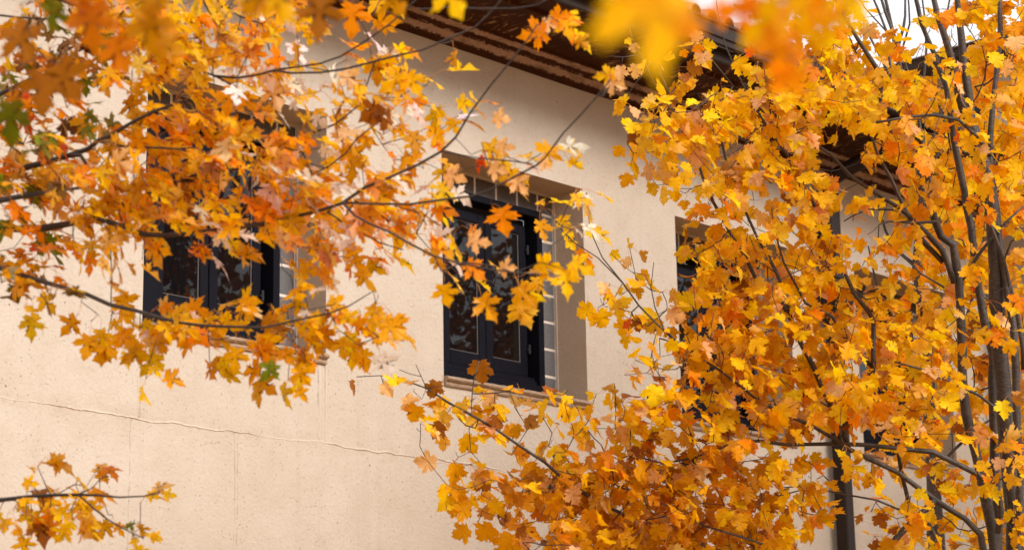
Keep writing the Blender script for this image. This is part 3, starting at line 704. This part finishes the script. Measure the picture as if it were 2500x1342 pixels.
for pts, a, b, r0, r1 in [
    ([(2330, 690), (2300, 610), (2263, 568), (2225, 530), (2191, 505), (2135, 471), (2075, 427), (2031, 380), (1990, 350), (1940, 320)], 12.2, 11.8, 8.5, 3),
    ([(2300, 640), (2250, 583), (2229, 549), (2200, 496), (2172, 436), (2147, 385), (2130, 340), (2110, 300)], 12.2, 12.1, 7.5, 3),
    ([(2262, 396), (2244, 375), (2200, 345), (2171, 316), (2140, 300)], 12.1, 12.2, 6, 3),
    ([(2420, 1500), (2392, 1300), (2356, 1267), (2284, 1217), (2190, 1152), (2130, 1122), (2075, 1101), (2043, 1076), (1990, 1045), (1935, 1019), (1863, 983), (1815, 950), (1760, 905), (1700, 870), (1655, 838), (1610, 826)], 12.2, 11.4, 9, 2),
    ([(2075, 1101), (2040, 1010), (1990, 900), (1955, 830), (1935, 785), (1902, 731), (1852, 688), (1815, 620), (1766, 536), (1740, 490), (1704, 403), (1672, 335), (1636, 234), (1605, 162), (1595, 150)], 11.9, 11.7, 7.5, 2),
    ([(1935, 785), (1900, 670), (1870, 616), (1845, 572), (1802, 464), (1773, 396), (1755, 310), (1735, 230)], 11.8, 11.9, 5, 2),
    ([(2043, 1076), (2090, 1000), (2130, 900), (2133, 785), (2122, 763), (2086, 716), (2061, 659), (2010, 560), (1964, 450), (1924, 382), (1888, 306), (1852, 259), (1816, 202)], 12, 11.9, 7.5, 2.2),
    ([(2130, 900), (2060, 820), (2032, 774), (1967, 738), (1942, 695), (1913, 644), (1890, 560)], 12, 11.7, 5, 2.5),
    ([(2284, 1217), (2200, 1300), (2100, 1370), (1800, 1360), (1700, 1319), (1638, 1286), (1583, 1266), (1539, 1264), (1470, 1228), (1396, 1184), (1327, 1129), (1253, 1077), (1169, 1022), (1107, 989), (1041, 947), (978, 923), (912, 887)], 12, 11.2, 8, 1.4),
    ([(1100, 985), (1150, 1010), (1153, 960), (1156, 930), (1170, 880)], 11.2, 11.2, 1.8, 1.2),
    ([(978, 923), (930, 916), (870, 920)], 11.2, 11.2, 1.3, 1),
    ([(1041, 947), (1028, 918), (1015, 888)], 11.2, 11.2, 1.2, .9), ([(1028, 918), (1000, 912), (975, 902)], 11.2, 11.2, 1, .8),
    ([(2435, 1300), (2435, 1199), (2334, 1130), (2277, 1101), (2194, 1094), (2118, 1084), (2043, 1084), (1924, 1084), (1852, 1076), (1780, 1084), (1694, 1116), (1620, 1130), (1540, 1110)], 12.1, 11.6, 8, 2),
    ([(2330, 1440), (2298, 1342), (2266, 1282), (2223, 1253), (2212, 1199), (2201, 1152), (2190, 1094), (2180, 1040), (2150, 980)], 12.1, 12, 7, 4),
    ([(2212, 1249), (2140, 1220), (2061, 1206), (1978, 1190), (1900, 1210)], 12, 11.9, 3, 1.4),
    ([(2061, 1206), (2010, 1160), (1978, 1130), (1958, 1120)], 11.9, 11.8, 1.6, .9),
    ([(2451, 1015), (2432, 994), (2392, 965), (2320, 932), (2250, 900), (2180, 880)], 12.2, 12, 5, 2),
    ([(2090, 1026), (2050, 1008), (2007, 983), (1960, 960)], 12, 12, 3, 2),
    ([(1900, 1342), (1780, 1300), (1720, 1282), (1650, 1240), (1600, 1225), (1500, 1180)], 11.6, 11.4, 3, 1.5),
    ([(1655, 838), (1560, 745), (1520, 690), (1470, 630), (1440, 560), (1432, 470)], 11.4, 11.3, 2.6, 1),
    ([(1520, 690), (1460, 628), (1400, 590), (1370, 560), (1345, 520)], 11.3, 11.3, 1.8, .9),
    ([(1700, 870), (1620, 800), (1590, 700), (1596, 640)], 11.4, 11.3, 2, 1),
    ([(1924, 382), (1845, 265), (1800, 180), (1770, 110), (1752, 30), (1745, -20)], 11.9, 11.8, 3.2, 1),
    ([(1885, 300), (1870, 200), (1858, 110)], 11.9, 11.8, 2.5, 1),
    ([(1790, 210), (1740, 150), (1700, 90), (1690, 30)], 11.8, 11.8, 1.8, .9), ([(1790, 128), (1700, 90)], 11.8, 11.8, .8, .8), ([(1782, 138), (1810, 135), (1828, 118)], 11.8, 11.8, 1.2, 1.0),
    ([(1600, 210), (1570, 145), (1545, 100), (1535, 60)], 11.6, 11.6, 2, 1), ([(1558, 135), (1520, 140), (1488, 137)], 11.6, 11.6, 1.2, .9),
    ([(2190, 250), (2175, 180), (2165, 80), (2120, -30)], 12.2, 12.4, 5, 2.5), ([(2250, 345), (2235, 250), (2200, 130), (2160, 30), (2140, -40)], 12.3, 12.6, 5, 3), ([(2200, 130), (2220, 60), (2215, -30)], 12.5, 12.5, 3, 2),
    ([(2165, 80), (2110, 20), (2085, -30)], 12.4, 12.4, 2.2, 1.4), ([(2160, 205), (2090, 130), (2070, 80)], 12.2, 12.2, 2.4, 1.4),
    ([(2420, 380), (2380, 330), (2340, 290), (2280, 282), (2230, 285), (2140, 300)], 11.8, 11.6, 5.5, 3),
    ([(2060, 465), (2110, 440)], 12, 12, 1, 1), ([(2229, 549), (2180, 512), (2120, 512), (2085, 525), (2060, 540)], 12.1, 11.9, 3, 1.4),
    ([(2288, 540), (2240, 545), (2170, 540), (2145, 548), (2144, 580)], 12, 11.9, 4, 1.5), ([(2304, 700), (2250, 670), (2200, 620), (2165, 590)], 12, 11.8, 3, 1.2),
    ([(2340, 700), (2390, 620), (2440, 560), (2500, 500)], 12.3, 12.2, 5, 3), ([(2440, 660), (2470, 590), (2500, 560)], 12.1, 12, 3, 1.6),
]: RT.limb(*L(pts, a, b, r0, r1))
rowsR = ["00000000000000000012565421357888", "00000000000000000012366643234788", "00000000000000111123467665323578", "00000000000013322345677776543688", "00000000000014556667788877665788", "00000000000026778888888887776788", "00000000000037888888841147887788", "00000000000036677888841148877778", "00000000000025566778842123777777", "00000000000001337766773123656665", "00000000000000037756773254466666", "00000000001000037767773354346765", "00000000001112068887773234446765", "00000000000123168888874354566776", "00000000001443368888877765567777", "00000000000444468887677666677766", "00000000000034568887777777777765", "00000000000024558887888888876655", "02210100000035668887888888876555", "02344310354555668887888888775555", "00455432355677777777778888765555", "00034432455677777766632276666555", "00124334556577776654432255554555", "00033556999999997765332244344444", "00003557999999998776532244344566", "00000357999999998887632256655667", "00001357999999998888732266777778"]
def palR(x, y):
    if y > 1080 and x < 1900: return [(4, (.66, .25, .002)), (2.6, AMB), (2.2, YEL), (1.2, GOLD2), (1.2, BRN), (.4, ORG), (.3, PAL)]
    if x > 2150 and y < 700: return [(4, YEL), (2.5, AMB), (1.4, ORG), (1, GOLD), (.4, PAL), (.06, RED)]
    if y < 520: return [(5, GOLD), (3.5, YEL), (1.4, AMB), (.45, ORG), (1.3, PAL), (.5, BRN)]
    return [(4.5, YEL), (2, GOLD), (2.4, AMB), (.5, ORG), (.9, PAL), (.6, BRN), (.03, RED)]
exR = []
for (x, y, s, a, col, ox, oy) in [
    (1172, 908, 78, 85, BRN, 0, 22), (1195, 975, 50, 130, PAL, -30, 14), (945, 950, 52, 50, PAL, -10, 16), (1060, 950, 60, 110, BRN, 10, 8), (925, 888, 30, 70, YEL, 6, 6), (1010, 1010, 66, 110, AMB, 20, 36), (1070, 1050, 60, 120, BRN, 10, 40),
    (1000, 985, 60, 60, PAL, 10, 30), (1145, 1085, 66, 50, YEL, 0, 40), (1215, 1030, 52, 75, BRN, -10, 30), (1040, 1128, 70, 185, PAL, 60, -10), (1110, 1155, 70, 100, AMB, 10, 40), (1170, 1165, 60, 110, PAL, 0, 40), (1115, 1205, 66, 110, AMB, 0, 40),
    (1125, 1240, 70, 190, AMB, 50, -6), (1105, 1250, 36, 195, AMB, 70, -4), (1125, 1300, 62, 150, AMB, 40, 20), (1185, 1300, 76, 140, AMB, 30, 40), (1240, 1330, 80, 110, AMB, 0, 60), (1515, 180, 54, 95, PAL, 4, 20),
    (1388, 570, 40, 20, GOLD, -8, 6), (1395, 598, 40, 60, GOLD, -4, 10), (1443, 566, 40, 10, GOLD, -6, 10), (1502, 622, 36, 30, GOLD, -10, 4), (1470, 780, 66, 60, GOLD2, -10, 20), (1520, 800, 60, 100, GOLD2, 0, 30), (1430, 760, 60, 150, YEL, 30, 10),
    (1550, 175, 50, 100, PAL, 6, 14), (1535, 102, 24, 60, GOLD, 6, 2), (1548, 118, 32, 80, PAL, 4, 0), (1600, 125, 34, 90, PAL, 0, 10), (1670, 132, 28, 60, ORG, 10, 4), (1700, 90, 44, 110, PAL, 10, 4), (1705, 122, 34, 80, ORG, 4, 6), (1715, 140, 44, 110, PAL, 4, 10),
    (1835, 105, 42, 90, PAL, 0, 8), (1830, 128, 40, 110, RED, 4, 10), (1812, 160, 66, 30, YEL, -20, 10), (1475, 185, 0, 0, None, 0, 0), (1400, 1210, 60, 60, PAL, 0, 20), (1530, 440, 46, 120, AMB, 10, 30), (1510, 370, 40, 130, AMB, 20, 20), (1650, 480, 40, 80, GOLD2, 0, 20)]:
    if s: exR.append((x, y, s, a, col, ox, oy, 11.3 if x < 1480 else 11.6, random.uniform(-.35, .35)))
folR = Foliage()
def depR(x, y):
    if x > 2230: return random.choice([11.5, 12.9, 13.1, 12.9])+random.gauss(0, .25)
    return 11.35 + (x-1000)/1200*.7 + random.gauss(0, .33)
dress(RT, parse(rowsR, 918), folR, 'broad', .098, 1250, depR, palR, RIGHT*.35-FWD*.1, per=4, boost=3.9, up_bias=1.25, pull=-RIGHT, extra=exR, hang=.42, camface=.1)
rootR = tag(empty('maple_tree', tuple(foot)), 'yellow maple with several grey brown stems and broad leaves filling the right half', 'tree')
finish(rootR, RT, folR, M_barkR, M_barkR, M_twig, M_leafR, .0020)

# ---------------------------------------------------------------- orange maple between it and the building
BT = Tree(); foot = W(2280, 2300, 15.4); foot[2] = 0
BT.limb([foot, W(2290, 1500, 15.4), W(2280, 1200, 15.4), W(2265, 900, 15.4), W(2240, 650, 15.4), W(2250, 450, 15.4), W(2225, 300, 15.4), W(2190, 130, 15.4), W(2150, -60, 15.4)], [.08, .07, .055, .045, .038, .03, .024, .016, .01], True, .2)
for pts in ([(2265, 900), (2200, 800), (2150, 720), (2120, 600)], [(2240, 650), (2180, 600), (2150, 520), (2130, 450)], [(2275, 1000), (2350, 800), (2400, 650), (2440, 500)], [(2250, 450), (2290, 380), (2340, 280)], [(2225, 300), (2180, 200), (2110, 60), (2080, -30)],
            [(2250, 450), (2300, 250), (2310, 60), (2330, -60)], [(2275, 1000), (2200, 950), (2120, 930)], [(2280, 1150), (2380, 1050), (2470, 1000)], [(2400, 650), (2470, 620), (2530, 610)], [(2190, 130), (2210, 40), (2205, -50)], [(2225, 300), (2260, 150), (2250, -30)]):
    BT.limb(*L(pts, 15.4, 15.6, 4.5, 2))
rowsB = ["000000000", "000000110", "100001232", "310013443", "433245554", "555566665", "345666665", "245666665", "224566665", "135666665", "134666655", "144666555", "244555566", "233466566", "344566555", "455555455", "455554544", "455554444", "455554444", "355554334", "244444333", "133333223", "01222222"]
folB = Foliage()
dress(BT, parse(rowsB, 2050), folB, 'small', .11, 800, lambda x, y: 15.4+random.gauss(0, .5), lambda x, y: [(3, ORG), (3, AMB), (3, YEL), (.5, RED), (1, GOLD)], RIGHT*.2, per=5, boost=1.6, up_bias=.3, pull=None, hang=.6, camface=.5)
rootB = tag(empty('maple_tree', tuple(foot)), 'slender orange maple standing behind the yellow one, close to the building wall', 'tree')
finish(rootB, BT, folB, M_barkR, M_barkR, M_twig, M_leafR, .0016)

# ---------------------------------------------------------------- near branch hanging over the camera: soft, close leaves
NT_ = Tree()
nf = W(3900, 2300, 3.6); nf[2] = 0
NT_.limb([nf, W(3900, 700, 3.6), W(3700, -300, 3.5), W(3300, -800, 3.3), W(2700, -760, 3.1), W(2100, -500, 2.9), W(1700, -360, 2.7), W(1500, -300, 2.6)], [.09, .08, .06, .035, .02, .010, .006, .004], True, .12)
for pts, a, b, r0, r1 in [([(2100, -500), (2000, -250), (1930, -90)], 2.9, 3.1, 4, 2), ([(1700, -360), (1620, -300), (1570, -200)], 2.7, 1.9, 4, 2),
     ([(1500, -300), (1100, -420), (700, -420), (420, -260), (330, -150)], 2.6, 4.8, 7, 2), ([(1100, -420), (1080, -200), (1100, -90)], 3.6, 5.6, 3, 2), ([(700, -420), (700, -200), (690, -110)], 4, 4.3, 3, 2), ([(2100, -500), (2080, -300), (2060, -150)], 2.9, 3.1, 3, 2)]:
    NT_.limb(*L(pts, a, b, r0, r1))
NOR = (.62, .17, .003); NAM = (.60, .25, .003); NYE = (.80, .42, .004)  # darkened near tints: shade of backlit leaves put into their colour
exN = []
for (x, y, s, a, col, ox, oy, d, tl) in [
    (1600, 55, 300, 74, YEL, -20, 220, 1.75, .2), (1570, -20, 200, 80, GOLD, -20, 140, 1.75, .6), (1500, 30, 110, 165, AMB, 80, 200, 1.8, .9), (1680, 70, 150, 10, ORG, -70, 230, 2.0, .8),
    (1800, 20, 120, 175, ORG, 110, 120, 2.9, .5), (1860, 55, 150, 130, YEL, 40, 140, 2.9, .2), (1900, 140, 150, 95, ORG, 20, 220, 2.9, .3), (1915, 205, 120, 140, ORG, -10, 260, 2.9, .5), (1960, 30, 170, 60, YEL, -40, 150, 2.9, .3),
    (2020, 70, 110, 90, GOLD2, -20, 180, 2.9, .4), (2085, 5, 130, 55, GOLD, -20, 130, 2.9, .3), (1750, 30, 80, 185, ORG, 120, 120, 2.9, .7), (2000, -10, 140, 100, ORG, -20, 130, 2.9, .4),
    (222, 68, 130, 92, NOR, 0, 130, 5.2, .1), (370, 80, 135, 80, NAM, 0, 140, 4.7, .2), (360, 10, 100, 95, NAM, 0, 90, 4.7, .2), (290, 135, 110, 70, NOR, -10, 140, 5.0, .3), (420, 110, 80, 30, NAM, -30, 90, 4.7, .4), (690, 10, 130, 60, NYE, 0, 110, 4.3, .5), (620, 5, 100, 120, NAM, 40, 100, 4.3, .5), (780, 45, 120, 95, BRN, -20, 100, 5.4, .2),
    (1108, 5, 120, 65, GOLD, -20, 90, 5.6, .5), (970, 10, 90, 60, NAM, 20, 100, 5.6, .9), (210, 10, 100, 100, NOR, 0, 90, 5.2, .5), (165, 200, 120, 60, BRN, 0, 90, 5.6, .6), (25, 300, 120, 92, (.10, .12, .008), -10, 120, 5.8, .2), (105, 225, 110, 95, BRN, 0, 90, 5.8, .2), (60, 110, 120, 60, BRN, -10, 100, 5.8, .5), (130, 40, 80, 110, (.10, .12, .008), 10, 60, 5.8, .5)]:
    exN.append((x, y, s, a, col, ox, oy, d, tl))
NT_.limb(*L([(330, -150), (100, -120), (-50, -20), (-60, 120), (-20, 180)], 4.8, 5.8, 4, 2))
folN = Foliage()
dress(NT_, [], folN, 'silver', .12, 1500, lambda x, y: 3, palL, wind, extra=exN)
rootN = tag(empty('maple_tree', tuple(nf)), 'near maple bough whose large soft out-of-focus leaves hang from the top edge', 'tree')
finish(rootN, NT_, folN, M_barkL, M_barkL, M_barkL, M_leafF, .0018)

# a single brown leaf caught in the air by the wall
fl = Foliage(); fl.leaf(W(856, 930, 12), DOWN+RIGHT*.25, RIGHT*.9-FWD*.35, .095, 'broad', BRN)
rt = empty('airborne_leaf', tuple(W(862, 950, 12))); o = fl.build(rt, M_leafR); o.parent = None; o.location = (0, 0, 0); bpy.data.objects.remove(rt); o.name = 'airborne_leaf'
tag(o, 'single curled brown leaf in mid air against the wall left of the middle window sill', 'leaf')

# ---------------------------------------------------------------- trees across the street, seen as reflections in the panes
def street_tree(x, y, hgt, label, seed):
    rr = random.Random(seed); T_ = Tree(); b_ = np.array([x, y, 0.])
    T_.limb([b_, b_+[.1, 0, 2.5], b_+[.0, .1, 5], b_+[.2, 0, hgt*.75], b_+[.1, 0, hgt]], [.2, .16, .12, .07, .02], True, .4)
    for k in range(16):
        z = 2.6 + (hgt-3.4)*k/16; a = k*2.4; Lh = 2.6*(1-.5*k/16)
        T_.limb([b_+[.05, 0, z], b_+[Lh*.5*math.cos(a), Lh*.5*math.sin(a), z+.7], b_+[Lh*math.cos(a), Lh*math.sin(a), z+1.5]], [.045, .028, .01], False, .3)
    cl = []
    while len(cl) < 1500:
        p = rng.normal(size=3); p /= np.linalg.norm(p); p *= random.random()**.4
        q = b_ + np.array([p[0]*2.7, p[1]*2.7, hgt*.58 + p[2]*hgt*.42])
        if math.sin(q[0]*2.2+seed)+math.sin(q[2]*1.9+seed*2)+math.sin(q[1]*2.5) > -.2: cl.append(q)
    T_.grow(cl, wob=.15)
    fo = Foliage()
    for c in cl:
        for _ in range(5):
            fo.leaf(c+rng.normal(size=3)*.16, rng.normal(size=3)-UPV*.4, rng.normal(size=3), random.uniform(.09, .15), 'small', pick([(3, (.45, .17, .01)), (2, (.4, .10, .01)), (3, BRN)]))
    r_ = tag(empty('street_tree', tuple(b_)), label, 'tree')
    finish(r_, T_, fo, M_barkL, M_barkL, M_barkL, M_leafR, .003)
street_tree(19.6, -7.6, 12, 'orange tree mirrored in the middle window panes', 3)
street_tree(24.6, -7.4, 11, 'amber tree mirrored in the window panes half hidden by the yellow maple', 9)
street_tree(15.2, -8.2, 11, 'amber tree mirrored in the left window panes', 5)

# ---------------------------------------------------------------- camera, world, light
cam = bpy.data.cameras.new('camera'); co_ = bpy.data.objects.new('camera', cam); COL.objects.link(co_)
cam.sensor_width = 36; cam.lens = F/2500*36; cam.clip_end = 2000; cam.clip_start = .05
cam.dof.use_dof = True; cam.dof.focus_distance = 13.4; cam.dof.aperture_fstop = 3.1
up_, bk = -DOWN, -FWD
co_.matrix_world = Matrix(((RIGHT[0], up_[0], bk[0], EYE[0]), (RIGHT[1], up_[1], bk[1], EYE[1]), (RIGHT[2], up_[2], bk[2], EYE[2]), (0, 0, 0, 1)))
S.camera = co_
wd = bpy.data.worlds.new('World'); S.world = wd; wd.use_nodes = True
nt = wd.node_tree; nt.nodes.clear(); T = NT(nt)
sky = T.n('ShaderNodeTexSky', sky_type='NISHITA'); sky.sun_disc = False
sd = np.array([.12, -.85, .55]); sd /= np.linalg.norm(sd)
sky.sun_elevation = math.asin(sd[2]); sky.sun_rotation = math.atan2(sd[0], sd[1])
mx = T.mix(.8, sky.outputs[0], (9.6, 9.5, 9.5))
bg = T.n('ShaderNodeBackground'); T.l(mx, bg.inputs[0]); bg.inputs[1].default_value = .140
ow = T.n('ShaderNodeOutputWorld'); T.l(bg.outputs[0], ow.inputs[0])
sun = bpy.data.lights.new('sun', 'SUN'); sun.energy = 3.6; sun.angle = math.radians(24); sun.color = (1, .95, .88)
so = bpy.data.objects.new('sun', sun); COL.objects.link(so); so.rotation_euler = Vector(tuple(sd)).to_track_quat('Z', 'Y').to_euler(); so.location = (0, -20, 20)
S.cycles.max_bounces = 6; S.cycles.diffuse_bounces = 3; S.cycles.glossy_bounces = 3; S.cycles.use_denoising = True
S.view_settings.view_transform = 'Standard'; S.view_settings.look = 'None'; S.view_settings.exposure = 0; S.view_settings.gamma = 1
